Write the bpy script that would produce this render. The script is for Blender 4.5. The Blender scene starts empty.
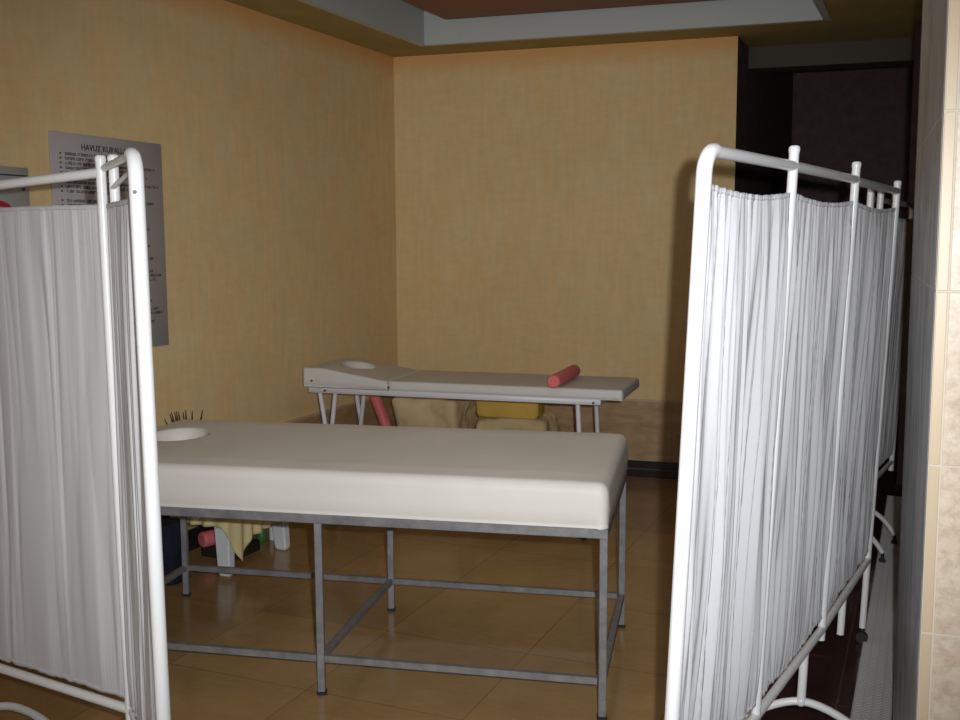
import bpy, bmesh, math, random
from math import sin, cos, pi, radians, sqrt, exp
from mathutils import Vector, Matrix, noise

S = bpy.context.scene
COL = S.collection
random.seed(7)

# ------------------------------------------------------------------ helpers
class MB:
    """collects geometry for ONE mesh object"""
    def __init__(s):
        s.v = []; s.f = []; s.mi = []; s.sm = []
    def add(s, verts, faces, mi=0, smooth=False):
        b = len(s.v)
        s.v += [tuple(p) for p in verts]
        for f in faces:
            s.f.append(tuple(i + b for i in f)); s.mi.append(mi); s.sm.append(smooth)
    def box(s, lo, hi, M=None, mi=0, bev=0.0, seg=2, smooth=None):
        bm = bmesh.new()
        bmesh.ops.create_cube(bm, size=1)
        for v in bm.verts:
            v.co = Vector([(lo[i] + hi[i]) / 2 + v.co[i] * (hi[i] - lo[i]) for i in range(3)])
        if bev > 0:
            bmesh.ops.bevel(bm, geom=list(bm.edges), offset=bev, segments=seg, affect='EDGES', profile=0.5)
        s.take(bm, M, mi, (bev > 0) if smooth is None else smooth)
    def take(s, bm, M=None, mi=0, smooth=True):
        bm.verts.ensure_lookup_table()
        vs = [(M @ v.co if M else v.co.copy()) for v in bm.verts]
        for i, v in enumerate(bm.verts): v.index = i
        s.add(vs, [[v.index for v in f.verts] for f in bm.faces], mi, smooth)
        bm.free()
    def tube(s, pts, r, n=14, mi=0, cap=True, close=False, flat=1.0):
        """swept round tube along a polyline; r number or list"""
        pts = [Vector(p) for p in pts]
        m = len(pts)
        rs = r if isinstance(r, (list, tuple)) else [r] * m
        t0 = (pts[1] - pts[0]).normalized()
        ref = Vector((0, 0, 1)) if abs(t0.z) < 0.9 else Vector((1, 0, 0))
        nrm = (ref - t0 * ref.dot(t0)).normalized()
        verts = []
        for i in range(m):
            if i == 0: t = (pts[1] - pts[0]).normalized()
            elif i == m - 1: t = (pts[-1] - pts[-2]).normalized()
            else:
                t = ((pts[i] - pts[i-1]).normalized() + (pts[i+1] - pts[i]).normalized()).normalized()
            nrm = (nrm - t * nrm.dot(t)).normalized()
            bn = t.cross(nrm)
            for k in range(n):
                a = 2 * pi * k / n
                verts.append(pts[i] + (nrm * cos(a) + bn * sin(a) * flat) * rs[i])
        faces = []
        for i in range(m - 1):
            for k in range(n):
                a = i * n + k; b = i * n + (k + 1) % n
                faces.append((a, b, b + n, a + n))
        s.add(verts, faces, mi, True)
        if cap:
            s.add([verts[k] for k in range(n)][::-1], [tuple(range(n))], mi, False)
            s.add([verts[(m-1)*n + k] for k in range(n)], [tuple(range(n))], mi, False)
    def sqbar(s, a, b, w, h, mi=0, bev=0.002):
        """square section bar from a to b, w across, h up"""
        a = Vector(a); b = Vector(b); d = b - a; L = d.length; x = d.normalized()
        up = Vector((0, 0, 1)) if abs(x.z) < 0.9 else Vector((0, 1, 0))
        y = up.cross(x).normalized(); z = x.cross(y)
        M = Matrix(((x.x, y.x, z.x, a.x), (x.y, y.y, z.y, a.y), (x.z, y.z, z.z, a.z), (0, 0, 0, 1)))
        s.box((0, -w/2, -h/2), (L, w/2, h/2), M, mi, bev, 1, False)
    def ball(s, c, r, mi=0, sc=(1, 1, 1), u=16, v=10):
        bm = bmesh.new(); bmesh.ops.create_uvsphere(bm, u_segments=u, v_segments=v, radius=r)
        for p in bm.verts:
            p.co = Vector((p.co.x*sc[0], p.co.y*sc[1], p.co.z*sc[2])) + Vector(c)
        s.take(bm, None, mi, True)
    def xf(s, fn):
        s.v = [tuple(fn(Vector(p))) for p in s.v]; return s
    def build(s, name, mat, parent=None, origin=None, M=None):
        """vertices are given in world space; origin moves the object origin there"""
        me = bpy.data.meshes.new(name)
        if M is not None:
            Mi = M.inverted(); vs = [tuple(Mi @ Vector(p)) for p in s.v]
        elif origin is not None:
            o_ = Vector(origin); vs = [tuple(Vector(p) - o_) for p in s.v]
        else: vs = s.v
        me.from_pydata(vs, [], s.f)
        for i, p in enumerate(me.polygons):
            p.material_index = s.mi[i]; p.use_smooth = s.sm[i]
        for m in (mat if isinstance(mat, (list, tuple)) else [mat]): me.materials.append(m)
        me.update()
        o = bpy.data.objects.new(name, me); COL.objects.link(o)
        if M is not None: o.matrix_world = M
        elif origin is not None: o.location = origin
        if parent is not None:
            o.parent = parent
            bpy.context.view_layer.update()
            o.matrix_parent_inverse = parent.matrix_world.inverted()
        return o

def tag(o, label, cat=None, group=None, kind=None):
    if label: o['label'] = label
    if cat: o['category'] = cat
    if group: o['group'] = group
    if kind: o['kind'] = kind
    return o
def empty(name, loc, label, cat, group=None, rz=0):
    o = bpy.data.objects.new(name, None); COL.objects.link(o)
    o.location = loc; o.rotation_euler = (0, 0, rz); o.empty_display_size = 0.1
    bpy.context.view_layer.update()
    return tag(o, label, cat, group)
def struct(o, label=None):
    o['kind'] = 'structure'
    if label: o['label'] = label
    return o
def weld(o, d=0.0004):
    bm = bmesh.new(); bm.from_mesh(o.data)
    bmesh.ops.remove_doubles(bm, verts=bm.verts, dist=d)
    bmesh.ops.recalc_face_normals(bm, faces=bm.faces)
    bm.to_mesh(o.data); bm.free()

# ------------------------------------------------------------------ materials
def srgb(r, g, b):
    f = lambda c: (c/255/12.92) if c/255 <= .04045 else ((c/255 + .055)/1.055) ** 2.4
    return (f(r), f(g), f(b), 1)
class NM:
    def __init__(s, name, rough=0.5, color=(.8, .8, .8, 1), metal=0.0, spec=0.5):
        s.m = bpy.data.materials.new(name); s.m.use_nodes = True
        s.t = s.m.node_tree; s.n = s.t.nodes; s.b = s.n['Principled BSDF']
        s.b.inputs['Roughness'].default_value = rough
        s.b.inputs['Base Color'].default_value = color
        s.b.inputs['Metallic'].default_value = metal
        s.b.inputs['Specular IOR Level'].default_value = spec
        s.tc = s.n.new('ShaderNodeTexCoord')
    def link(s, a, b): s.t.links.new(a, b)
    def mapping(s, scale=(1, 1, 1), rot=(0, 0, 0), loc=(0, 0, 0), src='Object'):
        mp = s.n.new('ShaderNodeMapping')
        mp.inputs['Scale'].default_value = scale; mp.inputs['Rotation'].default_value = rot
        mp.inputs['Location'].default_value = loc
        s.link(s.tc.outputs[src], mp.inputs['Vector']); return mp.outputs['Vector']
    def noise(s, vec, scale, detail=4, rough=.55, dist=0):
        n = s.n.new('ShaderNodeTexNoise'); s.link(vec, n.inputs['Vector'])
        n.inputs['Scale'].default_value = scale; n.inputs['Detail'].default_value = detail
        n.inputs['Roughness'].default_value = rough; n.inputs['Distortion'].default_value = dist
        return n.outputs['Fac']
    def ramp(s, fac, stops):
        r = s.n.new('ShaderNodeValToRGB'); s.link(fac, r.inputs['Fac'])
        el = r.color_ramp.elements
        while len(el) < len(stops): el.new(.5)
        for e, (p, c) in zip(el, stops): e.position = p; e.color = c
        return r.outputs['Color']
    def mix(s, fac, a, b, mode='MIX'):
        m = s.n.new('ShaderNodeMix'); m.data_type = 'RGBA'; m.blend_type = mode
        if isinstance(fac, (int, float)): m.inputs['Factor'].default_value = fac
        else: s.link(fac, m.inputs['Factor'])
        for sock, v in ((m.inputs['A'], a), (m.inputs['B'], b)):
            if isinstance(v, tuple): sock.default_value = v
            else: s.link(v, sock)
        return m.outputs['Result']
    def color(s, c): s.link(c, s.b.inputs['Base Color'])
    def bump(s, h, strength=.2, dist=.01):
        b = s.n.new('ShaderNodeBump'); s.link(h, b.inputs['Height'])
        b.inputs['Strength'].default_value = strength; b.inputs['Distance'].default_value = dist
        s.link(b.outputs['Normal'], s.b.inputs['Normal'])
def g(v): return (v, v, v, 1)

def plaster():
    m = NM('ochre_plaster', .75, spec=.25)
    vv = m.mapping((1, 1, 1))
    big = m.noise(vv, 1.6, 5, .6)
    st = m.noise(m.mapping((1, 1, .16)), 26, 4, .6)
    st2 = m.noise(m.mapping((.3, .3, 1)), 30, 3, .6)
    sp = m.noise(vv, 5.5, 7, .7, .4)
    c = m.ramp(big, [(.3, (.68, .53, .27, 1)), (.7, (.78, .62, .35, 1))])
    c2 = m.ramp(sp, [(.36, (.78, .52, .24, 1)), (.6, (.78, .62, .33, 1))])
    c = m.mix(.45, c, c2)
    pt = m.noise(m.mapping((1, 1, .5)), 4.5, 8, .8, .6)
    c = m.mix(m.ramp(pt, [(.46, g(0)), (.64, g(.6))]), c, (.82, .53, .23, 1))
    c3 = m.ramp(st, [(.3, g(.93)), (.66, g(1.03))])
    c = m.mix(.75, c, c3, 'MULTIPLY')
    c = m.mix(.3, c, m.ramp(st2, [(.35, g(.9)), (.6, g(1.05))]), 'MULTIPLY')
    # orange hand-brushed band just under the ceiling
    sx = m.n.new('ShaderNodeSeparateXYZ'); m.link(m.tc.outputs['Object'], sx.inputs[0])
    ad = m.n.new('ShaderNodeMath'); ad.operation = 'ADD'
    mu = m.n.new('ShaderNodeMath'); mu.operation = 'MULTIPLY_ADD'
    m.link(sp, mu.inputs[0]); mu.inputs[1].default_value = .16; mu.inputs[2].default_value = -.08
    m.link(sx.outputs['Z'], ad.inputs[0]); m.link(mu.outputs[0], ad.inputs[1])
    mr = m.n.new('ShaderNodeMapRange'); m.link(ad.outputs[0], mr.inputs['Value'])
    mr.inputs['From Min'].default_value = 2.55; mr.inputs['From Max'].default_value = 2.66
    mr.inputs['To Min'].default_value = 0; mr.inputs['To Max'].default_value = .8
    c = m.mix(mr.outputs['Result'], c, (.74, .38, .13, 1))
    m.color(c); m.bump(sp, .25, .012)
    return m.m
M_WALL = plaster()
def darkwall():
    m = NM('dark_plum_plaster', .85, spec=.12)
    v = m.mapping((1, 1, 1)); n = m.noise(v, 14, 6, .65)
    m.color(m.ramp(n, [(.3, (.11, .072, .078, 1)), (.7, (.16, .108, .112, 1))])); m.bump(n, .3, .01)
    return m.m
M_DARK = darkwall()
def ceilpaint():
    m = NM('ochre_ceiling_paint', .8, spec=.2)
    n = m.noise(m.mapping(), 6, 5)
    m.color(m.ramp(n, [(.3, (.36, .27, .10, 1)), (.7, (.42, .32, .125, 1))])); return m.m
M_CEIL = ceilpaint()
M_BEAM = NM('dark_brown_beam_paint', .8, (.10, .085, .07, 1), spec=.1).m
M_FASCIA = NM('grey_white_paint', .6, (.50, .52, .50, 1)).m
def redwood():
    m = NM('reddish_wood_panel', .55)
    n = m.noise(m.mapping((1, 9, 1)), 5, 6, .6, .6)
    m.color(m.ramp(n, [(.3, (.19, .062, .028, 1)), (.7, (.27, .095, .042, 1))])); return m.m
M_RED = redwood()
def dado():
    m = NM('brown_beige_wall_tile', .35)
    br = m.n.new('ShaderNodeTexBrick'); m.link(m.mapping((1, 1, 1), (radians(90), 0, 0)), br.inputs['Vector'])
    br.inputs['Scale'].default_value = 1; br.inputs['Brick Width'].default_value = .46; br.inputs['Row Height'].default_value = .60
    br.inputs['Mortar Size'].default_value = .003; br.offset = 0
    br.inputs['Color1'].default_value = g(1); br.inputs['Color2'].default_value = g(.88); br.inputs['Mortar'].default_value = g(.65)
    n = m.noise(m.mapping((.5, .5, 1.6)), 9, 6, .65, .8)
    c = m.ramp(n, [(.3, (.33, .205, .10, 1)), (.7, (.55, .375, .205, 1))])
    m.color(m.mix(.6, c, br.outputs['Color'], 'MULTIPLY')); return m.m
M_DADO = dado()
M_DADOLINE = NM('pale_listello', .35, (.55, .42, .30, 1)).m
M_BASE = NM('black_baseboard_tile', .25, (.018, .014, .013, 1)).m
M_BASELINE = NM('brown_baseboard_line', .4, (.10, .06, .04, 1)).m
def floor():
    m = NM('glossy_brown_floor_tile', .16, spec=.5)
    br = m.n.new('ShaderNodeTexBrick'); m.link(m.mapping(), br.inputs['Vector'])
    br.inputs['Scale'].default_value = 1; br.inputs['Brick Width'].default_value = .575; br.inputs['Row Height'].default_value = .575
    br.inputs['Mortar Size'].default_value = .0028; br.inputs['Mortar Smooth'].default_value = .1; br.offset = 0
    br.inputs['Color1'].default_value = g(1); br.inputs['Color2'].default_value = g(.80); br.inputs['Mortar'].default_value = g(.6)
    n = m.noise(m.mapping(), 2.2, 7, .6, .6)
    n2 = m.noise(m.mapping((1, 3, 1)), 14, 5, .65, .5)
    c = m.ramp(n, [(.3, (.35, .205, .078, 1)), (.7, (.47, .295, .122, 1))])
    c = m.mix(.35, c, m.ramp(n2, [(.35, g(.75)), (.65, g(1.1))]), 'MULTIPLY')
    m.color(m.mix(1.0, c, br.outputs['Color'], 'MULTIPLY'))
    r = m.ramp(n2, [(.3, g(.12)), (.7, g(.24))]); m.link(r, m.b.inputs['Roughness'])
    return m.m
M_FLOOR = floor()
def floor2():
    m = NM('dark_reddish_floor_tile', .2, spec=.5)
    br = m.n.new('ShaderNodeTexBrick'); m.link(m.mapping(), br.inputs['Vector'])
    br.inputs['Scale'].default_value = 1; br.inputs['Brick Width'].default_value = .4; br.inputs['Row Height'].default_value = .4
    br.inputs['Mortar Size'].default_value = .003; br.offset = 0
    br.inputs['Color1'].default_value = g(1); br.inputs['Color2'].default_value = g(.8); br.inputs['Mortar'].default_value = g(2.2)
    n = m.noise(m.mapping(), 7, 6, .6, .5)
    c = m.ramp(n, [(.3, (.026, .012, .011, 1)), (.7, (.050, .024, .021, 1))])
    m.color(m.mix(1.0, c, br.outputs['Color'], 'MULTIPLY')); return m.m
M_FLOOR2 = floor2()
def travertine():
    m = NM('beige_travertine', .38)
    v = m.mapping()
    n = m.noise(v, 4, 8, .65, .8); p = m.noise(v, 34, 6, .75)
    st = m.noise(m.mapping((1, 1, 4)), 6, 5, .6, .4)
    c = m.ramp(n, [(.3, (.50, .39, .27, 1)), (.5, (.62, .51, .385, 1)), (.7, (.73, .63, .51, 1))])
    c = m.mix(.5, c, m.ramp(st, [(.3, (.54, .42, .30, 1)), (.7, (.73, .64, .53, 1))]))
    c = m.mix(.45, c, m.ramp(p, [(.40, (.62, .55, .47, 1)), (.54, g(1.05))]), 'MULTIPLY')
    m.color(c); m.bump(p, .15, .004); return m.m
M_TRAV = travertine()
M_TRAVEDGE = NM('yellowish_stone_edge', .4, (.58, .45, .30, 1)).m
M_JOINT = NM('pale_joint', .7, (.62, .56, .46, 1)).m
def greystone():
    m = NM('grey_veined_stone', .42)
    n = m.noise(m.mapping((1, 1, .35), (radians(25), 0, 0)), 9, 7, .65, 1.0)
    f = m.noise(m.mapping(), 40, 4)
    c = m.ramp(n, [(.3, (.11, .10, .10, 1)), (.5, (.33, .32, .32, 1)), (.72, (.52, .50, .49, 1))])
    m.color(m.mix(.3, c, m.ramp(f, [(.35, g(.7)), (.6, g(1.05))]), 'MULTIPLY')); return m.m
M_GREY = greystone()
M_TUBE = NM('white_enamelled_tube', .28, (.80, .80, .80, 1), spec=.5).m
M_TUBEIN = NM('grey_white_rail', .35, (.42, .41, .39, 1)).m
M_SCREW = NM('dark_screw', .5, (.09, .08, .075, 1)).m
M_RUB = NM('black_caster_rubber', .55, (.014, .014, .015, 1)).m
def curtain_mat(name, base):
    m = NM(name, .85, base, spec=.1)
    w = m.noise(m.mapping((1, 1, 1)), 420, 2, .5)
    m.color(m.mix(.25, base, m.ramp(w, [(.3, g(.75)), (.7, g(1.05))]), 'MULTIPLY'))
    tr = m.n.new('ShaderNodeBsdfTranslucent'); tr.inputs['Color'].default_value = base
    mx = m.n.new('ShaderNodeMixShader'); mx.inputs[0].default_value = .14
    m.link(m.b.outputs[0], mx.inputs[1]); m.link(tr.outputs[0], mx.inputs[2])
    m.link(mx.outputs[0], m.n['Material Output'].inputs['Surface'])
    return m.m
M_CURT = curtain_mat('white_gathered_cotton', (.64, .64, .66, 1))
M_CURT2 = curtain_mat('greyish_gathered_cotton', (.64, .635, .65, 1))
def vinyl(name, c1, c2):
    m = NM(name, .5, spec=.35)
    n = m.noise(m.mapping(), 3, 4); f = m.noise(m.mapping(), 160, 3)
    m.color(m.ramp(n, [(.3, c1), (.7, c2)])); m.bump(f, .12, .002); return m.m
M_VINYL = vinyl('cream_vinyl', (.70, .67, .61, 1), (.76, .73, .67, 1))
M_VINYL2 = vinyl('grey_white_vinyl', (.64, .62, .59, 1), (.70, .68, .65, 1))
def steel():
    m = NM('grey_painted_steel', .45, spec=.5, metal=.25)
    n = m.noise(m.mapping(), 18, 6, .7); m.color(m.ramp(n, [(.35, (.17, .165, .17, 1)), (.65, (.27, .265, .27, 1))])); return m.m
M_STEEL = steel()
M_LILAC = NM('pale_enamelled_frame', .4, (.70, .69, .73, 1)).m
M_PINK = vinyl('pink_foam', (.72, .16, .17, 1), (.78, .20, .20, 1))
M_PLASTIC = NM('white_plastic', .35, (.70, .72, .74, 1)).m
def cloth(name, c1, c2, sc=3):
    m = NM(name, .9, spec=.1); n = m.noise(m.mapping(), sc, 5, .6)
    m.color(m.ramp(n, [(.35, c1), (.65, c2)])); m.bump(m.noise(m.mapping(), 90, 3), .3, .004); return m.m
M_YCLOTH = cloth('pale_yellow_cloth', (.62, .52, .26, 1), (.68, .60, .36, 1))
M_YELLOW = cloth('bright_yellow_cloth', (.60, .38, .07, 1), (.66, .44, .10, 1))
M_BEIGE = cloth('beige_sackcloth', (.60, .46, .24, 1), (.74, .60, .36, 1), 4)
M_BAG = cloth('navy_black_fabric', (.012, .014, .024, 1), (.025, .027, .04, 1))
M_DKCLOTH = cloth('dark_brown_cloth', (.02, .015, .012, 1), (.035, .026, .02, 1))
M_TWIG = NM('dark_twig', .7, (.05, .04, .025, 1)).m
M_POT = NM('dark_pot', .5, (.04, .03, .025, 1)).m
M_BOARD = NM('pale_grey_board', .5, (.44, .42, .43, 1)).m
M_BOARD2 = NM('pale_greenish_board', .5, (.40, .43, .42, 1)).m
M_INK = NM('dark_print', .6, (.06, .05, .06, 1)).m
M_REDINK = NM('red_print', .5, (.42, .02, .05, 1)).m
M_GREEN = NM('green_plastic', .4, (.06, .16, .05, 1)).m
M_GRATE = NM('grey_plastic_grate', .5, (.46, .46, .45, 1)).m
M_VOID = NM('dark_channel', .8, (.02, .016, .016, 1)).m

# ------------------------------------------------------------------ room frame
ZC = 2.69
A = radians(23.3)
U = Vector((sin(A), cos(A), 0)); V = Vector((cos(A), -sin(A), 0))      # into the room, across to the right
CORNER = Vector((-.555, 6.98, 0))
AB = radians(17.3)
VB = Vector((cos(AB), -sin(AB), 0))                                   # along the back wall
BW = 2.19
BR = CORNER + VB * BW                                                  # right end of back wall
def basis(o, x, y=None):
    z = Vector((0, 0, 1)); y = z.cross(x)
    return Matrix(((x.x, y.x, 0, o.x), (x.y, y.y, 0, o.y), (x.z, y.z, 1, o.z), (0, 0, 0, 1)))
def wall(name, p, q, z0, z1, mat, thick=.12, bev=0):
    """wall whose visible face runs p->q, body to the left of p->q"""
    d = (q - p); L = d.length; M = basis(p, d.normalized())
    b = MB(); b.box((0, 0, z0), (L, thick, z1), M, 0, bev)
    return b.build(name, mat, M=M)
# floor
bf = MB(); T0 = Vector((-.061, 3.121, 0)); MF = basis(T0, V)
bf.box((-5, -5.5, -.08), (6.5, 8.5, 0), MF)
struct(bf.build('floor', M_FLOOR, M=MF), 'glossy brown ceramic tile floor')
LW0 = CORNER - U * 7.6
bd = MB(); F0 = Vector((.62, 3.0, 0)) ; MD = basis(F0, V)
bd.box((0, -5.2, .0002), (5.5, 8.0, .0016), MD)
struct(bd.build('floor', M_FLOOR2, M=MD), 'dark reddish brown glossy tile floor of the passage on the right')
struct(wall('wall_left', LW0, CORNER, 0, ZC + .3, M_WALL), 'ochre sponged plaster wall with the rules board')
struct(wall('wall_back', CORNER, BR, 0, ZC + .3, M_WALL), 'ochre sponged plaster wall behind the far massage table')
RET = BR + U * 2.7
struct(wall('wall_recess_left', BR + Vector((.001, 0, 0)), RET, 0, ZC + .55, M_DARK, .10), 'dark plum side wall of the recess')
FARR = RET + VB * 4.2
struct(wall('wall_recess_back', RET, FARR, 0, ZC + .55, M_DARK), 'dark plum wall at the far end of the recess')
# dark pier further along on the right
b = MB(); PM = basis(Vector((2.42, 5.93, 0)), V)
b.box((0, 0, 0), (1.6, .5, ZC + .2), PM)
pier = struct(b.build('wall_right_far', M_DARK, M=PM), 'dark plum pier beyond the stone wall')
b = MB(); b.box((-.006, -.012, 0), (1.6, 0, .075), PM)
struct(b.build('baseboard_right', M_BASE, M=PM), 'black tile baseboard of the dark pier')
# unseen walls added outside the frame to hold back ambient light
struct(wall('light_block_right', Vector((5.2, 9.5, 0)), Vector((3.6, -1.5, 0)), 0, ZC + .3, M_DARK), 'unseen dark plum wall added to keep ambient light off the right side')

struct(wall('light_block_behind', Vector((4.2, -1.6, 0)), Vector((-1.3, -1.6, 0)), 0, ZC + .3, M_DARK), 'unseen dark plum wall added behind the viewer to block ambient light')  # added to narrow the gap where ambient light comes in
# dado and baseboards
def strip(name, p, q, z0, z1, off, mat, label):
    d = (q - p).normalized(); n = Vector((d.y, -d.x, 0))
    M = basis(p + n * off, d)
    b = MB(); b.box((0, 0, z0), ((q - p).length, off - .0005, z1), M)
    return struct(b.build(name, mat, M=M), label)
strip('trim_1', LW0, CORNER, .105, .485, .010, M_DADO, 'brown tile dado of the left wall')
strip('trim_2', CORNER, BR, .105, .485, .010, M_DADO, 'brown tile dado of the back wall')
strip('trim_3', LW0, CORNER, .485, .497, .012, M_DADOLINE, 'pale line on top of the left dado')
strip('trim_4', CORNER, BR, .485, .497, .012, M_DADOLINE, 'pale line on top of the back dado')
strip('baseboard_left', LW0, CORNER, 0, .105, .016, M_BASE, 'black tile baseboard')
strip('baseboard_back', CORNER, BR, 0, .105, .016, M_BASE, 'black tile baseboard')
strip('trim_5', CORNER, BR, .050, .056, .018, M_BASELINE, 'thin brown line along the black baseboard')

# ------------------------------------------------------------------ ceiling with coffer
# work in coordinates (a along VB from corner, c towards the viewer along -U)
def rc(a, c, z): 
    p = CORNER + VB * a - U * c; return Vector((p.x, p.y, z))
a0, a1, c0, c1 = .37, 2.71, .34, 6.2
b = MB()
def slab(A0, A1, C0, C1, z0, z1, mi=0):
    vs = [rc(A0, C0, z0), rc(A1, C0, z0), rc(A1, C1, z0), rc(A0, C1, z0), rc(A0, C0, z1), rc(A1, C0, z1), rc(A1, C1, z1), rc(A0, C1, z1)]
    b.add(vs, [(0, 1, 2, 3), (7, 6, 5, 4), (0, 4, 5, 1), (1, 5, 6, 2), (2, 6, 7, 3), (3, 7, 4, 0)], mi)
slab(-.15, a0, -.05, 8.2, ZC, ZC + .08)
slab(a0, a1, -.05, c0, ZC, ZC + .08)
slab(a0, a1, c1, 8.2, ZC, ZC + .08)
slab(a1, 7.5, -.62, 8.2, ZC, ZC + .08)
slab(BW - .1, 7.5, -3.4, -.62, ZC + .5, ZC + .58)
slab(BW - .1, 7.5, -.64, -.62, ZC, ZC + .55)
slab(BW - .05, a1, -.62, -.05, ZC, ZC + .08)
struct(b.build('ceiling', M_CEIL), 'ochre lowered ceiling around a recessed coffer')
b = MB()
t = .03
for (A0, A1, C0, C1) in ((a0 - t, a0 + .01, c0 - t, c1 + t), (a1 - .01, a1 + t, c0 - t, c1 + t), (a0, a1, c0 - t, c0 + .01), (a0, a1, c1 - .01, c1 + t)):
    slab(A0, A1, C0, C1, ZC - .004, ZC + .38)
slab(a0 - t, a1 + t, c0 - t, c1 + t, ZC + .36, ZC + .40)
struct(b.build('trim_6', M_FASCIA), 'grey white painted sides of the ceiling coffer')
b = MB()
slab(a0 + .20, a1 - .22, c0 + .12, c1 - .2, ZC + .115, ZC + .145)
struct(b.build('ceiling_panel', M_RED), 'reddish wood panel floating inside the ceiling coffer')
# beam crossing the recess
b = MB()
slab(BW + .0, 7.0, -.62, -.40, ZC - .13, ZC + .02)
struct(b.build('trim_7', M_BEAM), 'low beam crossing the dark recess ceiling')

# ------------------------------------------------------------------ stone wall end on the right
P0 = Vector((.878, 2.0, 0)); E1 = Vector((.345, .939, 0)).normalized(); E2 = Vector((E1.y, -E1.x, 0))
MS = basis(P0, E2)           # x: along front face to the right, y: E1 (depth)
b = MB()
b.box((-.0008, .0010, 0), (.9, 1.085, ZC), MS, 2)
zs = [1.737 - .34 * k for k in range(-3, 7)]
zs = sorted([z for z in zs if 0 < z < ZC] + [0, ZC])
for i in range(len(zs) - 1):
    z0, z1 = zs[i] + .0012, zs[i+1] - .0012
    b.box((.0, 0, z0), (.0205, .02, z1), MS, 1, .0015, 1, False)
    b.box((.0225, 0, z0), (.9, .02, z1), MS, 0, .0015, 1, False)
    b.box((-.002, .0205, z0), (.02, 1.09, z1), MS, 3, .0015, 1, False)
struct(b.build('wall_right', [M_TRAV, M_TRAVEDGE, M_JOINT, M_GREY], M=MS), 'wall end clad in beige travertine with grey stone on its side')

# ------------------------------------------------------------------ drain grate along the floor
G0 = Vector((1.219, 3.107, 0)); MG = basis(G0, U)          # x along U, y to the left
b = MB(); gw = .056
b.box((-1.9, -gw, .0018), (3.05, gw, .003), MG, 1)
for yy in (-gw, -gw*.5, 0, gw*.5, gw):
    b.box((-1.9, yy - .0035, .002), (3.05, yy + .0035, .009), MG)
x = -1.9
while x < 3.05:
    b.box((x, -gw, .003), (x + .0065, gw, .010), MG); x += .0125
tag(b.build('drain_grate', [M_GRATE, M_VOID], M=MG), 'long narrow grey slotted grate set in the floor beside the stone wall', 'drain grate')

# ------------------------------------------------------------------ folding screens
def lean_fn(k, xdir=Vector((1, 0, 0)), z0=1.5):
    return lambda p: p + xdir * (k * (p.z - z0))
def curtain(p, q, zt, zb, seed, period, amp, soft=0.0, sag=.006, n=420, rows=34):
    """gathered cloth between two posts: folds run from hem to hem and wander"""
    rnd = random.Random(seed)
    d = (q - p); L = d.length; d = d / L; nn = Vector((d.y, -d.x, 0))
    verts = []
    k = L / period
    for j in range(rows + 1):
        v = j / rows                    # 0 top .. 1 bottom
        edge = exp(-v * 18) + exp(-(1 - v) * 22)
        a = amp * (1 - .72 * min(1, edge))
        for i in range(n + 1):
            s = i / n
            w = noise.noise(Vector((s * 5 + seed * 7.3, v * 1.1, seed))) * .9 + noise.noise(Vector((s * 14 + seed * 3.1, v * 2.0, 4.2))) * .25
            x_ = s * L / period
            dr = .5 * w * (1 - .3 * soft)
            ph = 2 * pi * (s * k * .8 + w)
            n1 = noise.noise(Vector((x_ * .55 + dr * 2 + seed * 5, v * .5, 1.1)))
            n2_ = noise.noise(Vector((x_ * 1.15 + dr * 3 + seed, v * .8, 2.2)))
            n3 = noise.noise(Vector((x_ * 2.5 + dr * 4 + seed * 2, v * 1.1, 3.3)))
            f = 1.8 * n1 + 1.6 * (.5 - abs(n2_) * 2.2) * (1 - .35 * soft) + .75 * (.4 - abs(n3) * 2) * (1 - .5 * soft) + .35 * sin(ph)
            fine = .38 * (1 - .75 * soft) * sin(s * L / .011 * 2 * pi + w * 9) * (min(1, edge) * .9)
            pin = min(1, s * 40, (1 - s) * 40)
            off = a * (f + fine) * pin
            top = zt - sag * sin(pi * s) + .0008 * sin(ph * 1.0 + 1)
            bot = zb - sag * .4 * sin(pi * s) + .0012 * sin(ph + .5) + .003 * noise.noise(Vector((s * 30, seed, 0)))
            z = top + (bot - top) * v
            pt = p + d * (s * L + .25 * off) + nn * off
            verts.append((pt.x, pt.y, z))
    faces = []
    for j in range(rows):
        for i in range(n):
            a_ = j * (n + 1) + i
            faces.append((a_, a_ + 1, a_ + n + 2, a_ + n + 1))
    b = MB(); b.add(verts, faces, 0, True)
    # folded hems, a touch thicker
    for r0, dz in ((0, -.012), (rows, .012)):
        vs = []; fs = []
        for i in range(n + 1):
            x_, y_, z_ = verts[r0 * (n + 1) + i]
            for sgn in (1, -1):
                vs.append((x_ + nn.x * .0016 * sgn, y_ + nn.y * .0016 * sgn, z_))
                vs.append((x_ + nn.x * .0016 * sgn, y_ + nn.y * .0016 * sgn, z_ + dz))
        for i in range(n):
            o_ = i * 4
            fs += [(o_, o_+4, o_+5, o_+1), (o_+2, o_+3, o_+7, o_+6), (o_, o_+2, o_+6, o_+4), (o_+1, o_+5, o_+7, o_+3)]
        b.add(vs, fs, 0, True)
    return b
def arc(c, r, a0_, a1_, ex, ez, n=8):
    return [c + ex * (r * cos(a0_ + (a1_ - a0_) * i / n)) + ez * (r * sin(a0_ + (a1_ - a0_) * i / n)) for i in range(n + 1)]
Z = Vector((0, 0, 1))
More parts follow.
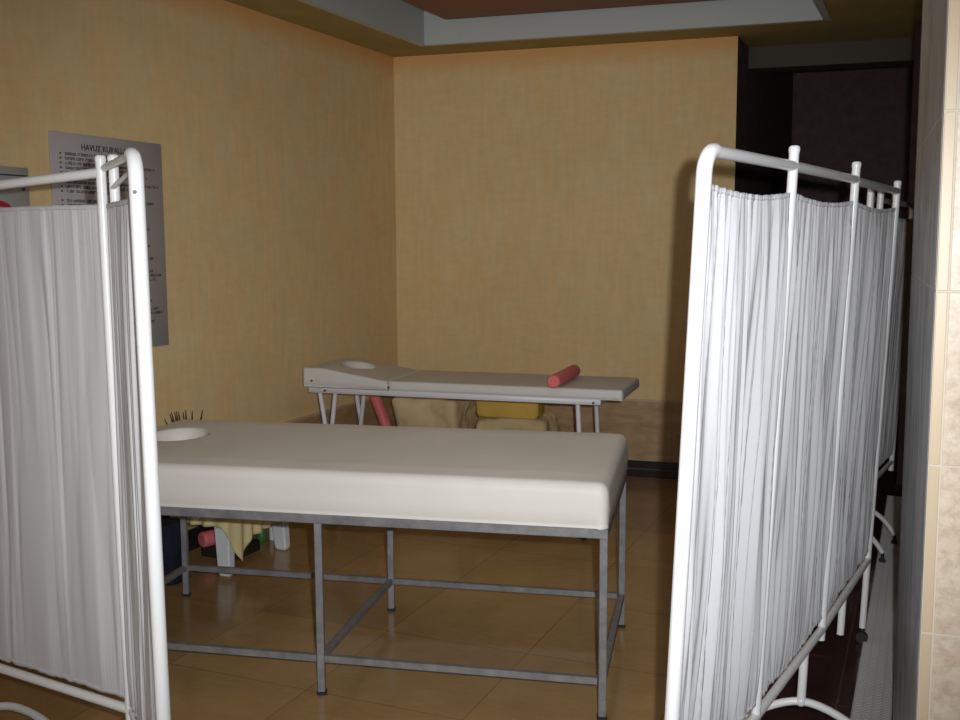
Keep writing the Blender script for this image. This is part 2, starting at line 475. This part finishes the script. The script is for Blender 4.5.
def foot(root, c, adir, lean, zr, half=.20, ztop=.17, drop=.10, lab=None):
    """stub below the bottom rail splitting into two arms on casters"""
    b = MB()
    b.tube([c + Z * zr, c + Z * (ztop)], .0125)
    b.ball(c + Z * ztop, .016)
    arms = []
    for sg in (1, -1):
        pts = [c + Z * ztop + adir * (sg * half * t_) - Z * (drop * t_ ** 1.7) for t_ in [i / 8 for i in range(9)]]
        b.tube(pts, .0115); arms.append(pts[-1])
    b.xf(lean)
    f = b.build('foot', M_TUBE, root)
    for e in arms:
        e2 = lean(e)
        w = MB()
        w.tube([e2 + Z * .004, Vector((e2.x, e2.y, .028))], .007, 10)
        ax = Vector((-adir.y, adir.x, 0))
        cc = Vector((e2.x, e2.y, .0165))
        w.tube([cc - ax * .008, cc + ax * .008], .015, 18)
        w.build('caster', M_RUB, f)
    return f
def post(root, p, z0, z1, r, lean, cap=True, hookside=None):
    b = MB(); b.tube([p + Z * z0, p + Z * z1], r, 18); b.xf(lean)
    o = b.build('post', M_TUBE, root)
    if cap:
        c = MB(); c.tube([p + Z * (z1 - .004), p + Z * (z1 + .003), p + Z * (z1 + .010), p + Z * (z1 + .013)], [r * 1.05, r * 1.14, r * 1.08, r * .75], 16); c.xf(lean)
        c.build('cap', M_TUBE, o)
    return o
def rail(root, p, q, z, r, lean, mat=None, flat=1.0):
    b = MB(); b.tube([p + Z * z, q + Z * z], r, 14, flat=flat); b.xf(lean)
    return b.build('rail', mat or M_TUBE, root)
def uend(root, p, q, z0, z1, R, r, lean, screw=False, r2=None):
    """end tube: up from z0 at p, bends over towards q as the top rail"""
    d = (q - p).normalized()
    c = p + d * R + Z * (z1 - R)
    bend = arc(c, R, pi, pi / 2, d, Z, 10)
    pts = [p + Z * z0] + bend
    b = MB(); b.tube(pts, r, 20, cap=True); b.xf(lean)
    o = b.build('end_tube', M_TUBE, root)
    r2 = r2 or r
    b = MB(); b.tube([bend[-1] - d * .004, q + Z * z1], r2, 16); b.xf(lean)
    b.build('rail', M_TUBE, root)
    return o

# --- right-hand screen
lean_r = lean_fn(.040)
RP = [Vector(v) for v in ((.422, 2.00, 0), (.729, 2.47, 0), (1.083, 3.05, 0), (1.475, 3.73, 0))]
t = empty('folding_screen', (.93, 2.85, 0), 'white tubular folding privacy screen on the right, nearer one, beside the stone wall', 'privacy screen', 'white folding screens')
ZR = 1.668
uend(t, RP[0], RP[1], .30, ZR, .045, .0155, lean_r, r2=.0125)
post(t, RP[1], .285, ZR + .034, .0118, lean_r)
post(t, RP[2], .285, ZR + .038, .0118, lean_r)
post(t, RP[3], .285, ZR + .020, .0118, lean_r)
rail(t, RP[1], RP[2], ZR, .0125, lean_r); rail(t, RP[2], RP[3], ZR - .004, .0125, lean_r)
for i in range(3): rail(t, RP[i], RP[i+1], .318, .0125, lean_r)
for i in range(3):
    d = (RP[i+1] - RP[i]).normalized()
    p_, q_ = RP[i] + d * .016, RP[i+1] - d * .008
    for z in (1.597, .372):
        pass
    c = curtain(p_, q_, 1.607, .355, 3 + i, (.034, .036, .038)[i], (.0085, .0085, .009)[i], sag=.014); c.xf(lean_r)
    c.build('curtain', M_CURT, t)
adr = Vector((.97, -.25, 0)).normalized()
foot(t, RP[1].lerp(RP[2], .70), adr, lean_r, .318)
for q_, z0_, cs in ((RP[3], .06, True), (RP[2].lerp(RP[3], .42), .19, False)):
    b = MB(); b.tube([q_ + Z * .318, q_ + Z * z0_], .0118, 16); b.xf(lean_r); l_ = b.build('straight_leg', M_TUBE, t)
    if cs:
        e2 = lean_r(q_ + Z * z0_); w_ = MB(); w_.tube([e2 + Z * .004, Vector((e2.x, e2.y, .04))], .007, 10)
        cc = Vector((e2.x, e2.y, .0225)); w_.tube([cc - Vector((.004, .009, 0)), cc + Vector((.004, .009, 0))], .021, 20); w_.build('caster', M_RUB, l_)
foot(t, RP[0].lerp(RP[1], .35), adr, lean_r, .318)

# --- far right-hand screen
t = empty('folding_screen', (1.9, 4.9, 0), 'white tubular folding privacy screen farther back on the right, mostly hidden by the nearer one', 'privacy screen', 'white folding screens')
QP = [Vector(v) for v in ((1.49, 4.02, 0), (1.68, 4.52, 0), (1.99, 5.05, 0), (2.27, 5.52, 0))]
uend(t, QP[3], QP[2], .25, ZR, .045, .0135, lean_r)
for i in (0, 1, 2): post(t, QP[i], .285, ZR + .034, .0125, lean_r)
post(t, QP[0] + Vector((.05, .03, 0)), .285, ZR + .02, .0125, lean_r)
for i in range(2): rail(t, QP[i], QP[i+1], ZR, .012, lean_r)
for i in range(3):
    rail(t, QP[i], QP[i+1], .30, .012, lean_r)
    d = (QP[i+1] - QP[i]).normalized()
    c = curtain(QP[i] + d * .014, QP[i+1] - d * .014, 1.60, .345, 13 + i, .040, .010, n=260); c.xf(lean_r)
    c.build('curtain', M_CURT, t)
foot(t, QP[1].lerp(QP[2], .90), adr, lean_r, .30, half=.13, drop=.115)
foot(t, QP[1].lerp(QP[2], .35), adr, lean_r, .30, half=.13, drop=.115)

# --- left-hand screen
nolean = lean_fn(-.008)
LP = [Vector(v) for v in ((-.695, 2.14, 0), (-.908, 2.56, 0), (-1.455, 2.88, 0), (-1.62, 3.45, 0))]
t = empty('folding_screen', (-1.05, 2.6, 0), 'white tubular folding privacy screen on the left, in front of the rules board', 'privacy screen', 'white folding screens')
ZL = 1.668
e = uend(t, LP[0], LP[1], .24, ZL + .010, .045, .0155, nolean, r2=.009)
b = MB(); sp = LP[0] + Vector((.0, -.0150, 1.60)); b.tube([sp, sp + Vector((0.0005, -.0015, 0))], .0042, 12); b.build('screw', M_SCREW, e)
hd = (LP[2] - LP[1]).normalized()
po = post(t, LP[1] + hd * .012, .25, ZL + .028, .0120, nolean)
pi2 = post(t, LP[1] + Vector((.019, .012, 0)), .25, ZL + .030, .0120, nolean)
for q_ in (LP[1] + hd * .012, LP[1] + Vector((.019, .012, 0))):
    b = MB(); b.tube([q_ + Z * (ZL + .036), q_ + Z * (ZL + .050)], .0035, 8); b.build('hinge_pin', M_SCREW, po)
b = MB(); b.tube([LP[1] + hd * .012 + Z * ZL, LP[2] + Z * (ZL - .028)], .0125, 14); b.xf(nolean); b.build('rail', M_TUBE, t)
rail(t, LP[2], LP[3], ZL - .028, .0125, nolean)
post(t, LP[2], .25, ZL + .03, .0118, nolean); post(t, LP[3], .25, ZL + .03, .0118, nolean)
# a thinner brace beside the top rail of the near panel
b = MB(); b.tube([LP[0] + Z * (ZL - .018) + Vector((-.012, .03, 0)), LP[1] + Vector((.019, .0, ZL - .036))], .006, 10); b.build('brace', M_TUBE, t)
for i in range(3): rail(t, LP[i], LP[i+1], .300, .0125, nolean)
for i in range(3):
    d = (LP[i+1] - LP[i]).normalized()
    c = curtain(LP[i] + d * .018, LP[i+1] - d * .014, 1.592, .33, 23 + i, (.045, .11, .10)[i], (.006, .0070, .008)[i], soft=.9, sag=.0)
    c.build('curtain', M_CURT2, t)
adl = Vector((.61, .79, 0)).normalized()
adl = Vector((-(LP[2] - LP[1]).y, (LP[2] - LP[1]).x, 0)).normalized()
foot(t, LP[1].lerp(LP[2], .93), adl, nolean, .30, half=.17, drop=.115)
foot(t, LP[0].lerp(LP[1], .15), Vector((.8, -.3, 0)).normalized() * .5, nolean, .30, half=.17, drop=.115)

# ------------------------------------------------------------------ rounded cushion block with optional face hole
def cushion(M, lx, ly, z0, z1, r, hole=None, nx=150, ny=64, puff=.006, rb=.008, topfn=None, seed=1):
    """closed rounded block built as a grid of rings; hole=(cx,cy,rx,ry,depth)"""
    b = MB()
    def shell(x, y):   # x,y in the outer plan; returns inset height profile
        return
    # top grid
    def topz(x, y):
        ex = min(x, lx - x); ey = min(y, ly - y); e_ = 0
        def q(e): return 0 if e >= r else (r - sqrt(max(0, r*r - (r - e) ** 2)))
        # combine corners
        ax = max(0, r - ex); ay = max(0, r - ey); dd = min(r, sqrt(ax*ax + ay*ay))
        z = z1 - (r - sqrt(max(0, r*r - dd*dd)))
        z += puff * min(1, ex / .12) * min(1, ey / .12)
        z += .0012 * noise.noise(Vector((x * 6, y * 6, seed)))
        if topfn: z += topfn(x, y)
        if hole:
            cx, cy, rx, ry, dp = hole
            rr = sqrt(((x - cx) / rx) ** 2 + ((y - cy) / ry) ** 2)
            t_ = max(0, min(1, (1.12 - rr) / .22)); t_ = t_*t_*(3 - 2*t_)
            z -= dp * t_
        return z
    def param(n, L):
        out = []
        for k in range(7): out.append(r * (1 - cos(pi/2 * k / 7)))
        m = n - 14
        for k in range(m + 1): out.append(r + (L - 2*r) * k / m)
        for k in range(6, -1, -1): out.append(L - r * (1 - cos(pi/2 * k / 7)))
        return out
    xs, ys = param(nx, lx), param(ny, ly)
    # rounded-plan corner: squeeze the outermost ring points
    def plan(x, y):
        cr = r * .9
        cx = min(max(x, cr), lx - cr); cy = min(max(y, cr), ly - cr)
        dx, dy = x - cx, y - cy
        m_ = max(abs(dx), abs(dy)); h_ = sqrt(dx*dx + dy*dy)
        if h_ > 1e-9 and dx != 0 and dy != 0:
            k_ = m_ / h_; return cx + dx * k_, cy + dy * k_
        return x, y
    V_ = []; X_, Y_ = len(xs), len(ys)
    for y in ys:
        for x in xs:
            px_, py_ = plan(x, y)
            exy = 0
            zz = topz(px_, py_) if 0 < x < lx and 0 < y < ly else z1 - r + (topfn(px_, py_) if topfn else 0)
            V_.append(M @ Vector((px_, py_, zz)))
    F_ = []
    for j in range(Y_ - 1):
        for i in range(X_ - 1):
            a_ = j * X_ + i; F_.append((a_, a_ + 1, a_ + X_ + 1, a_ + X_))
    # border loop -> sides
    loop = [i for i in range(X_)] + [j * X_ + X_ - 1 for j in range(1, Y_)] + [(Y_ - 1) * X_ + i for i in range(X_ - 2, -1, -1)] + [j * X_ for j in range(Y_ - 2, 0, -1)]
    nl = len(loop); Mi = M.inverted()
    base = [Mi @ V_[i] for i in loop]
    prev = list(loop)
    cen = Vector((lx / 2, ly / 2, 0))
    rings = [(.5, .003), (.85, .0015), (1.0, -rb)]
    for fr, outw in rings:
        cur = []
        for p_ in base:
            zz = p_.z + (z0 - p_.z) * fr
            dx = (1 if p_.x > lx - 1e-4 else (-1 if p_.x < 1e-4 else 0)); dy = (1 if p_.y > ly - 1e-4 else (-1 if p_.y < 1e-4 else 0))
            V_.append(M @ Vector((p_.x + dx * outw, p_.y + dy * outw, zz))); cur.append(len(V_) - 1)
        for k in range(nl):
            k2 = (k + 1) % nl
            F_.append((prev[k], cur[k], cur[k2], prev[k2]))
        prev = cur
    F_.append(tuple(prev))
    b.add(V_, F_, 0, True)
    return b

# ------------------------------------------------------------------ near massage bed
AN = radians(12.0)
e_ = Vector((cos(AN), -sin(AN), 0)); n_ = Vector((sin(AN), cos(AN), 0))
O = Vector((.378, 3.125, 0)) - e_ * 1.84
MN = basis(O, e_)
t = empty('massage_bed', O, 'near massage bed with thick cream mattress on a grey steel frame', 'massage bed', rz=-AN)
c = cushion(MN @ Matrix.Translation((-.03, -.022, 0)), 1.885, .875, .616, .758, .034, hole=(.19, .50, .105, .12, .085), nx=190, ny=90)
o = c.build('mattress', M_VINYL, t, M=MN)
def P(x, y, z): return MN @ Vector((x, y, z))
b = MB()
w = .030
for yy in (0, .80): b.sqbar(P(-.015, yy, .600), P(1.855, yy, .600), w, w)
for xx in (0, .909, 1.84): b.sqbar(P(xx, .015, .600), P(xx, .785, .600), w, w)
b.build('top_frame', M_STEEL, t)
b = MB()
b.box((0, 0, .606), (1.84, .80, .617), MN)
b.build('bed_board', M_STEEL, t)
for xx in (0, .909, 1.84):
    for yy in (0, .80):
        b = MB(); b.sqbar(P(xx, yy, .004), P(xx, yy, .586), .025, .025)
        l = b.build('leg', M_STEEL, t)
        f = MB(); f.sqbar(P(xx, yy, 0.0), P(xx, yy, .012), .031, .031); f.build('foot_cap', M_RUB, l)
zb_ = .125
for yy in (0, .80):
    for xa, xb in ((0, .909), (.909, 1.84)):
        b = MB(); b.sqbar(P(xa + .014, yy, zb_), P(xb - .014, yy, zb_), .023, .023); b.build('stretcher', M_STEEL, t)
for xx in (0, .909, 1.84):
    b = MB(); b.sqbar(P(xx, .014, zb_), P(xx, .786, zb_), .023, .023); b.build('stretcher', M_STEEL, t)

# ------------------------------------------------------------------ far massage table (folding, head section raised)
AF = radians(18.0)
ef = Vector((cos(AF), -sin(AF), 0))
OF = Vector((-.955, 5.555, 0)); MFT = basis(OF, ef)
LF, WF = 1.73, .50
t = empty('massage_table', OF, 'far narrow massage table with a raised head end, in front of the back wall', 'massage table', rz=-AF)
HX = .49
c = cushion(MFT @ Matrix.Translation((HX + .004, 0, 0)), LF - HX, WF, .715, .768, .014, nx=90, ny=40, puff=.003)
c.build('body_cushion', M_VINYL2, t, M=MFT)
c = cushion(MFT, HX, WF, .720, .768, .012, hole=(.21, .27, .085, .10, .04), nx=90, ny=70, puff=.004,
            topfn=lambda x, y: .055 * min(1, max(0, (HX - .02 - x) / .36)))
hc = c.build('head_cushion', M_VINYL2, t, M=MFT)
def Q(x, y, z): return MFT @ Vector((x, y, z))
for (xx, zz) in ((.055, .755), (HX + .01, .735), (LF - .14, .700), (.13, .703)):
    s_ = MB(); s_.tube([Q(xx, .004, zz), Q(xx, -.008, zz)], .006, 10); s_.build('bolt', M_SCREW, t)
b = MB()
b.box((.03, .004, .688), (LF - .105, .020, .717), MFT, bev=.002, seg=1)
b.box((.03, WF - .02, .688), (LF - .105, WF - .004, .717), MFT, bev=.002, seg=1)
b.box((.03, .02, .690), (.046, WF - .02, .715), MFT); b.box((LF - .121, .02, .690), (LF - .105, WF - .02, .715), MFT)
b.build('side_frame', M_LILAC, t)
def fleg(xa, xb, y, z1=.69):
    b = MB(); b.tube([Q(xa, y, z1), Q(xb, y, .012)], .0125, 12); l = b.build('leg', M_LILAC, t)
    f = MB(); f.tube([Q(xb, y, .0), Q(xb, y, .022)], .016, 12); f.build('foot_cap', M_RUB, l)
for yy in (.03, WF - .03):
    fleg(.085, .19, yy); fleg(.165, .075, yy + (.026 if yy < .2 else -.026))
fleg(LF - .225, LF - .19, .03); fleg(LF - .225, LF - .19, WF - .03)
for xx in (.13, LF - .2):
    b = MB(); b.tube([Q(xx, .03, .30), Q(xx, WF - .03, .30)], .009, 10); b.build('stretcher', M_LILAC, t)

# ------------------------------------------------------------------ pink bolsters
def bolster(name_pts, r, label):
    a_, c_ = Vector(name_pts[0]), Vector(name_pts[1]); d = (c_ - a_).normalized(); L = (c_ - a_).length
    pts = [a_, a_ + d * .003, a_ + d * .008, a_ + d * (L * .5), c_ - d * .008, c_ - d * .003, c_]
    b = MB(); b.tube(pts, [r * .82, r * .95, r, r, r, r * .95, r * .82], 24)
    M = Matrix.Translation(a_)
    o = b.build('foam_bolster', M_PINK, origin=a_)
    return tag(o, label, 'bolster', 'pink foam bolsters')
r_ = .033
bolster(((.36, 5.075, .772 + r_), (.505, 5.51, .772 + r_)), r_, 'pink foam bolster lying across the top of the far massage table')
bolster(((-.435, 6.14, .031), (-.685, 6.22, .70)), .031, 'pink foam bolster leaning upright behind the far massage table legs')
bolster(((-1.325, 4.80, .094), (-1.12, 5.01, .094)), .037, 'pink foam bolster lying low between the legs of the white plastic stool')

# ------------------------------------------------------------------ soft bundles
def bundle(c0_, size, rot, seed, mat, name, label, cat, group=None, n=26, amp=.034):
    bm = bmesh.new(); bmesh.ops.create_cube(bm, size=1)
    bmesh.ops.subdivide_edges(bm, edges=list(bm.edges), cuts=n, use_grid_fill=True)
    M = Matrix.Translation(c0_) @ Matrix.Rotation(rot, 4, 'Z')
    r = min(size) * .12
    for v in bm.verts:
        p = Vector((v.co.x * size[0], v.co.y * size[1], v.co.z * size[2]))
        lim = [size[i] / 2 - r for i in range(3)]
        q = Vector([max(-lim[i], min(lim[i], p[i])) for i in range(3)])
        d = p - q
        if d.length > 1e-7:
            p = q + d.normalized() * min(r, d.length if sum(abs(x) > 1e-6 for x in d) == 1 else r)
        nv = noise.noise_vector(p * 5 + Vector((seed, 0, 0))) * amp + noise.noise_vector(p * 16 + Vector((0, seed, 0))) * amp * .35
        if p.z < -size[2] / 2 + .02: nv.z = 0
        v.co = p + nv + Vector((0, 0, size[2] / 2))
        if v.co.z < 0.002: v.co.z = 0.002
    b = MB(); b.take(bm, M, 0, True)
    o = b.build(name, mat, M=M); tag(o, label, cat, group); return o
bundle(Vector((-.285, 6.40, 0)), (.43, .36, .55), -AB, 3, M_BEIGE, 'wrapped_bundle', 'beige cloth bundle on the floor under the far table, left of the pair', 'bundle', 'beige cloth bundles')
bundle(Vector((.215, 6.235, 0)), (.45, .36, .455), -AB, 8, M_BEIGE, 'wrapped_bundle', 'beige cloth bundle on the floor topped by a yellow cloth, right of the pair', 'bundle', 'beige cloth bundles')
yb = bundle(Vector((.19, 6.13, .462)), (.36, .26, .10), -AB, 5, M_YELLOW, 'folded_cloth', 'bright yellow folded cloth on the right beige bundle under the far table', 'cloth', amp=.03, n=18)
yb = bundle(Vector((-.22, 6.36, .562)), (.34, .20, .03), -AB, 15, M_YCLOTH, 'folded_cloth', 'pale folded cloth lying on the left beige bundle under the far table', 'cloth', amp=.012, n=14)

# ------------------------------------------------------------------ white plastic stool with hanging cloth, behind the near bed
SA = radians(24); MSt = Matrix.Translation((-1.478, 4.733, 0)) @ Matrix.Rotation(-SA, 4, 'Z')
t = empty('plastic_stool', (-1.478, 4.733, 0), 'low white plastic stool standing behind the near massage bed', 'stool', rz=-SA)
sw, sd, sh = .375, .43, .44
b = MB(); b.box((-.035, -.035, sh - .03), (sw + .0, sd + .0, sh), MSt, bev=.012, seg=3); b.build('seat', M_PLASTIC, t)
for (xx, yy, dx, dy) in ((0, 0, -1, -1), (sw - .03, 0, 1, -1), (0, sd - .03, -1, 1), (sw - .03, sd - .03, 1, 1)):
    b = MB()
    bm = bmesh.new(); bmesh.ops.create_cube(bm, size=1)
    for v in bm.verts:
        k = .5 - v.co.z; wd = .095 - .03 * k
        v.co = Vector((xx + v.co.x * wd + dx * .02 * k, yy + v.co.y * wd * .7 + dy * .02 * k, (sh - .03) * (v.co.z + .5)))
    bmesh.ops.bevel(bm, geom=list(bm.edges), offset=.008, segments=2, affect='EDGES')
    b.take(bm, MSt, 0, False); b.build('leg', M_PLASTIC, t)
# draped cloth: a sheet hanging over the stool, pointed corner in front
b = MB(); n1, n2 = 90, 30; vs = []; fs = []
xa, xb, ya, yb2 = -.05, sw + .035, -.062, sd + .02
Lx, Ly = xb - xa, yb2 - ya; TT = Lx + Ly
cx_, cy_ = (xa + xb) / 2 - .03, (ya + yb2) / 2 + .03
for j in range(n2 + 1):
    v = j / n2
    for i in range(n1 + 1):
        d_ = TT * i / n1
        rr = .03
        if d_ < Lx: ox, oy, nx_, ny_ = xa + d_, ya, 0, -1
        else: ox, oy, nx_, ny_ = xb, ya + d_ - Lx, 1, 0
        w_ = max(-1, min(1, (d_ - Lx) / .05)); nx_, ny_ = .5 + .5 * w_, -.5 + .5 * w_
        ztop = sh + .010
        w3 = max(0, min(1, (d_ - Lx + .02) / .05))
        hem = .238 * (1 - w3) + w3 * (.150 + .05 * max(0, d_ - Lx - .07) / Ly) - .085 * exp(-((d_ - Lx - .065) / .038) ** 2)
        if v < .3:
            k = v / .3
            x = cx_ + (ox - cx_) * k; y = cy_ + (oy - cy_) * k; z = ztop + .002 * noise.noise(Vector((x * 9, y * 9, 1)))
        else:
            k = (v - .3) / .7; o2 = .006 + .012 * min(1, k * 6) + .010 * (1 + sin(d_ * 85 + 2 * k)) * k
            x = ox + nx_ * o2; y = oy + ny_ * o2; z = ztop + (hem - ztop) * k
        vs.append(MSt @ Vector((x, y, z)))
for j in range(n2):
    for i in range(n1):
        a_ = j * (n1 + 1) + i; fs.append((a_, a_ + 1, a_ + n1 + 2, a_ + n1 + 1))
b.add(vs, fs, 0, True)
o = b.build('draped_cloth', M_YCLOTH, origin=(-1.30, 4.85, sh)); so = o.modifiers.new('thickness', 'SOLIDIFY'); so.thickness = .004; so.offset = 1
tag(o, 'pale yellow cloth draped over the white plastic stool with a pointed corner hanging', 'cloth')

# small items behind the stool
def bottle(loc, h, r, m, mcap, label):
    b = MB(); p = Vector(loc)
    b.tube([p + Z*0.001, p + Z*.004, p + Z*h*.68, p + Z*h*.80, p + Z*h*.84, p + Z*h*.86], [r*.9, r, r, r*.55, r*.4, r*.4], 18)
    o = b.build('bottle', m, origin=p); tag(o, label, 'bottle')
    c = MB(); c.tube([p + Z*h*.86, p + Z*h], r*.45, 14); c.build('bottle_cap', mcap, o)
bottle((-1.052, 5.12, 0), .15, .018, M_PLASTIC, M_PLASTIC, 'small white bottle on the floor behind the plastic stool, between its legs')
bottle((-1.105, 5.10, 0), .10, .028, M_GREEN, M_GREEN, 'small green bottle on the floor beside the white bottle, behind the stool')

bundle(Vector((-1.21, 4.90, 0)), (.20, .20, .052), -SA, 31, M_DKCLOTH, 'folded_cloth', 'dark folded cloth on the floor under the pink bolster, between the stool legs', 'cloth', amp=.004, n=14)
# dark bag at the left end of the near bed
bg = bundle(Vector((-1.435, 4.49, 0)), (.22, .14, .28), radians(-24), 21, M_BAG, 'fabric_bag', 'dark navy slumped bag on the floor by the near bed head end', 'bag', amp=.03)
b = MB(); b.tube([Vector((-1.48, 4.53, .26)), Vector((-1.475, 4.53, .33)), Vector((-1.43, 4.51, .36)), Vector((-1.385, 4.49, .33)), Vector((-1.38, 4.49, .26))], .008, 8)
b.build('handle', M_BAG, bg)

# dark stalks in a pot behind the head of the near bed
pp = Vector((-1.375, 4.80, .4565))
t = empty('dried_stalks', pp, 'fan of thin dark stalks sticking up behind the near bed head end', 'dried plant')
b = MB()
b.tube([pp + Z*.000, pp + Z*.01, pp + Z*.09, pp + Z*.11], [.035, .04, .05, .052], 24); b.build('pot', M_POT, t)
for i, (px, dz) in enumerate(((-.085, .0), (-.060, .020), (-.052, .028), (-.044, .026), (-.035, .030), (-.024, .030), (-.010, .026), (.002, .036), (.030, .032), (.066, .034))):
    top = pp + Vector((px * 1.2, -.01 * (i % 3), .222 + dz * 1.2)); bot = pp + Vector((px * .3, 0, .09)); mid = pp + Vector((px * .85, 0, .15))
    b = MB(); b.tube([bot, mid, mid.lerp(top, .55), top], [.002, .0032, .0038, .0012], 7); b.build('stalk', M_TWIG, t)

# ------------------------------------------------------------------ boards on the left wall
def onleft(u, z, off): 
    p = CORNER + U * u + V * off; return Vector((p.x, p.y, z))
ML = Matrix(((U.x, 0, V.x, 0), (U.y, 0, V.y, 0), (0, 1, 0, 0), (0, 0, 0, 1)))   # local x->U, y->up, z->out of wall
def board(name, u0, u1, z0, z1, mat, label, cat):
    M = ML.copy(); o_ = onleft(u0, z0, 0.001); M.translation = o_
    b = MB(); b.box((0, 0, 0), (u1 - u0, z1 - z0, .008), M, bev=.002, seg=1)
    o = b.build(name, mat, M=M); tag(o, label, cat); return o, M
sb, MSB = board('rules_board', -2.97, -2.305, 1.02, 1.945, M_BOARD, 'tall pale grey board of printed rules on the ochre left wall', 'sign')
def text_part(s, M, x, y, h, parent, mat, name):
    cu = bpy.data.curves.new('t', 'FONT'); cu.body = s; cu.size = h; cu.align_x = 'CENTER'; cu.extrude = .0004; cu.offset = h * .02
    to = bpy.data.objects.new('t', cu); COL.objects.link(to); bpy.context.view_layer.update()
    me = bpy.data.meshes.new_from_object(to.evaluated_get(bpy.context.evaluated_depsgraph_get()))
    bpy.data.objects.remove(to)
    b = MB(); b.add([M @ Vector((v.co.x + x, v.co.y + y, v.co.z + .0088)) for v in me.vertices], [list(p.vertices) for p in me.polygons])
    bpy.data.meshes.remove(me)
    return b.build(name, mat, parent)
text_part('HAVUZ KURALLARI', MSB, .315, .862, .034, sb, M_INK, 'title_lettering')
rnd = random.Random(5)
b = MB()
W_, H_ = .665, .925
def line(x0, x1, y, h=.0115):
    x = x0
    while x < x1:
        k = rnd.randint(3, 9)
        for _ in range(k):
            if x > x1: break
            w_ = h * rnd.uniform(.5, .72); hh = h * rnd.choice((1, 1, 1, .8))
            m_ = rnd.random()
            b.box((x, y, .0082), (x + w_ * .28, y + hh, .0088), MSB)
            if m_ < .6: b.box((x + w_ * .28, y + hh - h * .22, .0082), (x + w_, y + hh, .0088), MSB)
            if m_ > .25: b.box((x + w_ * .28, y, .0082), (x + w_, y + h * .22, .0088), MSB)
            if .15 < m_ < .9: b.box((x + w_ * .72, y, .0082), (x + w_, y + hh, .0088), MSB)
            x += w_ * 1.25
        x += h * .6
y = .835; k = 0
lens = [.42, .53, .61, .45, .56, .40, .63, .50, .36, None, .60, .44, None, .30, .36, .52, .57, None, .30, .46, .56, None, None, .58, .40, None, .57, .62, .59, None, None, .42, .50, .56, None, .60, .62, .45, .57, None, .40]
for L in lens:
    if L:
        line(.075, L, y); b.box((.045, y + .002, .0082), (.055, y + .009, .0088), MSB)
    y -= .0190
b.build('printed_lines', M_INK, sb)
nb, MNB = board('notice_board', -3.42, -3.088, 1.28, 1.79, M_BOARD2, 'small pale notice with a red mark on the left wall, left of the rules board', 'sign')
b = MB()
b.box((.0, .475, .0082), (.325, .481, .0088), MNB)
for yy in (.452, .436, .420): b.box((.295, yy, .0082), (.310, yy + .010, .0088), MNB)
for yy in (.448, .430): b.box((.06, yy, .0082), (.26, yy + .006, .0088), MNB)
b.build('printed_lines', M_INK, nb)
b = MB(); cxx, cyy = .19, .31
ring = []
for i in range(24):
    a_ = 2 * pi * i / 24
    b.add([MNB @ Vector((cxx + R_ * cos(x_), cyy + R_ * sin(x_), .0086)) for R_, x_ in ((.045, a_), (.068, a_), (.068, a_ + 2*pi/24), (.045, a_ + 2*pi/24))], [(0, 1, 2, 3)])
b.build('red_mark', M_REDINK, nb)

# ------------------------------------------------------------------ light
fl = bpy.data.lights.new('camera_flash', 'SPOT'); fl.energy = 360; fl.shadow_soft_size = .012; fl.color = (.95, .975, 1)
fl.spot_size = radians(74); fl.spot_blend = 1.0
fo = bpy.data.objects.new('camera_flash', fl); COL.objects.link(fo); fo.location = (.062, .02, 1.545); fo.rotation_euler = (radians(90 - 6.6), 0, radians(0))
al = bpy.data.lights.new('overhead_fill', 'AREA'); al.shape = 'DISK'; al.size = 1.1; al.energy = 6.5; al.color = (1, .93, .82)  # added unseen fill light to brighten mattress tops and floor
ao = bpy.data.objects.new('overhead_fill', al); COL.objects.link(ao); ao.location = (.15, 3.5, ZC + .10)
w = bpy.data.worlds.new('ambient_fill'); S.world = w; w.use_nodes = True  # soft ambient light added all round, with no known window as its source
bgn = w.node_tree.nodes['Background']; bgn.inputs['Color'].default_value = (1, .97, .95, 1); bgn.inputs['Strength'].default_value = 1.1

# ------------------------------------------------------------------ camera
cam = bpy.data.cameras.new('camera'); co = bpy.data.objects.new('camera', cam); COL.objects.link(co)
cam.sensor_width = 36; cam.lens = 1040 / 960 * 36; cam.clip_start = .02
Pt = radians(6.58); RL = radians(.3)
fwd = Vector((0, cos(Pt), -sin(Pt))); r0 = Vector((1, 0, 0)); u0 = r0.cross(fwd)
right = r0 * cos(RL) - u0 * sin(RL); up = u0 * cos(RL) + r0 * sin(RL)
back = -fwd
co.matrix_world = Matrix(((right.x, up.x, back.x, 0), (right.y, up.y, back.y, 0), (right.z, up.z, back.z, 1.5), (0, 0, 0, 1)))
S.camera = co
S.view_settings.view_transform = 'Standard'; S.view_settings.look = 'None'; S.view_settings.gamma = 1
S.view_settings.use_curve_mapping = False; S.view_settings.exposure = 0.0
S.cycles.max_bounces = 8
S.cycles.use_denoising = True
